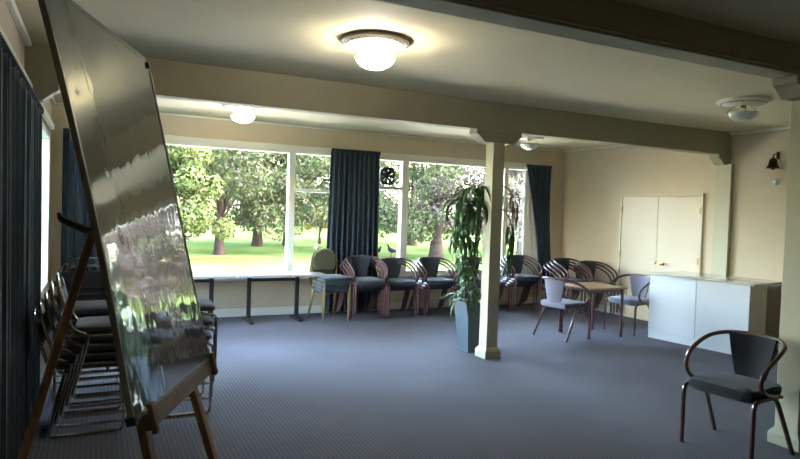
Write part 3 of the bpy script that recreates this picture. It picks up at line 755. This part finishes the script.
tree(22.5, 27.5, 8.0, 3.6, .9, 'leaf_dark', 'dark twiggy tree at the right end of the window, beside the sheer curtain', .3, 11, 0.099, 44, 300)
tree(.6, 30.0, 9.0, 4.0, 1.0, 'leaf_dark', 'dark tree mostly hidden behind the whiteboard', .4, 12, 0.110, 44, 280)
for i, (x, y, h_) in enumerate([(-3, 50, 8), (4, 54, 7.2), (10, 56, 6.4), (15.5, 55, 6.2), (22, 54, 7.4), (29, 52, 8.5), (36, 47, 9)]):
    tree(x, y, h_, 4.6, .4, ('leaf_mid', 'leaf_pink', 'leaf_mid')[i % 3],
         ['dense far tree at the left end of the distant row', 'far tree in the distant row behind the stout trunk', 'far tree in the distant row under the pale sky gap', 'far tree in the distant row behind the middle curtain',
          'far tree in the distant row left of the potted plant', 'far tree in the distant row behind the column', 'far tree at the right end of the distant row'][i], .3, 20 + i, .17, 44, 300, group='distant row of trees')
#tree(-4.5, 8.5, 5.5, 2.6, .3, 'leaf_bright', 'leafy tree standing outside the left wall window', .2, 40, 0.088, 30, 240)

def bird(x, y, s, m1, label, az):
    t = empty('bird', (x, y, GZ), az); tag(t, label, 'bird', 'birds on the lawn')
    MB().tube([(-.16 * s, 0, .27 * s), (-.08 * s, 0, .28 * s), (.02 * s, 0, .30 * s), (.10 * s, 0, .35 * s), (.13 * s, 0, .42 * s), (.15 * s, 0, .47 * s), (.20 * s, 0, .47 * s)], [.01 * s, .05 * s, .075 * s, .06 * s, .03 * s, .032 * s, .012 * s], 10, smooth=4).build('body', m1, t)
    MB().tube([(.18 * s, 0, .47 * s), (.235 * s, 0, .455 * s)], [.013 * s, .003 * s], 6).build('beak', 'bird_leg', t)
    for q in (-1, 1): MB().tube([(.0, q * .03 * s, .26 * s), (.02 * s, q * .03 * s, .13 * s), (0, q * .03 * s, -.01), (.06 * s, q * .03 * s, -.01)], .009 * s, 6).build('leg', 'bird_leg', t)
bird(10.35, 21.6, 1.15, 'bird_dark', 'dark long-legged bird standing on the lawn, the right one of two', 2.4)
bird(10.2, 22.6, .9, 'bird_dark', 'smaller dark bird on the lawn close to the middle curtain', -1.2)
bird(8.14, 24.3, .9, 'bird_pale', 'pale bird on the lawn in the narrow pane above the gold framed chairs', 1.0)

# ------------------------------------------------------------------ light
W = bpy.data.worlds.new('sky'); S.world = W; W.use_nodes = True; nt = W.node_tree
bg = nt.nodes['Background']; sk = nt.nodes.new('ShaderNodeTexSky'); sk.sky_type = 'NISHITA'; sk.sun_disc = False
sk.sun_elevation = math.radians(42); sk.sun_rotation = math.radians(115); sk.air_density = 1.3; sk.dust_density = 3.0; sk.ozone_density = 1.0
nt.links.new(sk.outputs[0], bg.inputs[0]); bg.inputs[1].default_value = 1.5
sd = bpy.data.lights.new('sun', 'SUN'); sd.energy = 3.2; sd.angle = math.radians(1.5); sd.color = (1, .95, .86)
so = bpy.data.objects.new('sun', sd); COL.objects.link(so)
sdir = Vector((-.75, .42, -.75)); so.rotation_euler = sdir.to_track_quat('-Z', 'Y').to_euler()
def portal(x, y, z, sx, sz, rot):
    l = bpy.data.lights.new('portal', 'AREA'); l.shape = 'RECTANGLE'; l.size = sx; l.size_y = sz; l.cycles.is_portal = True
    o = bpy.data.objects.new('portal', l); COL.objects.link(o); o.location = (x, y, z); o.rotation_euler = rot
zc = (WZ0 + WZ1) / 2
portal((W1[0] + W1[1]) / 2, YB + .12, zc, W1[1] - W1[0], WZ1 - WZ0, (-PI / 2, 0, 0))
portal((W2[0] + W2[1]) / 2, YB + .12, zc, W2[1] - W2[0], WZ1 - WZ0, (-PI / 2, 0, 0))
portal(XL - .12, (WL[0] + WL[1]) / 2, zc, WL[1] - WL[0], WZ1 - WZ0, (0, -PI / 2, -0))

# ------------------------------------------------------------------ camera
cam = bpy.data.cameras.new('camera'); co = bpy.data.objects.new('camera', cam); COL.objects.link(co); S.camera = co
cam.sensor_fit = 'HORIZONTAL'; cam.sensor_width = 36; cam.lens = 36 * 619.03 / 800; cam.clip_start = .05; cam.clip_end = 500
yaw, pit, rol = [math.radians(v) for v in (26.2568, 1.7497, 1.9171)]
F = Vector((math.sin(yaw) * math.cos(pit), math.cos(yaw) * math.cos(pit), -math.sin(pit)))
Rt = Vector((math.cos(yaw), -math.sin(yaw), 0)); Up = Rt.cross(F)
r2 = math.cos(rol) * Rt + math.sin(rol) * Up; u2 = -math.sin(rol) * Rt + math.cos(rol) * Up
Mc = Matrix((r2, u2, -F)).transposed().to_4x4(); Mc.translation = Vector((0, 0, 1.5)); co.matrix_world = Mc

S.view_settings.view_transform = 'Standard'; S.view_settings.look = 'None'; S.view_settings.gamma = 1; S.view_settings.use_curve_mapping = False
S.view_settings.exposure = 3.05
S.cycles.max_bounces = 10; S.cycles.diffuse_bounces = 6; S.cycles.transparent_max_bounces = 12
S.cycles.sample_clamp_indirect = 6
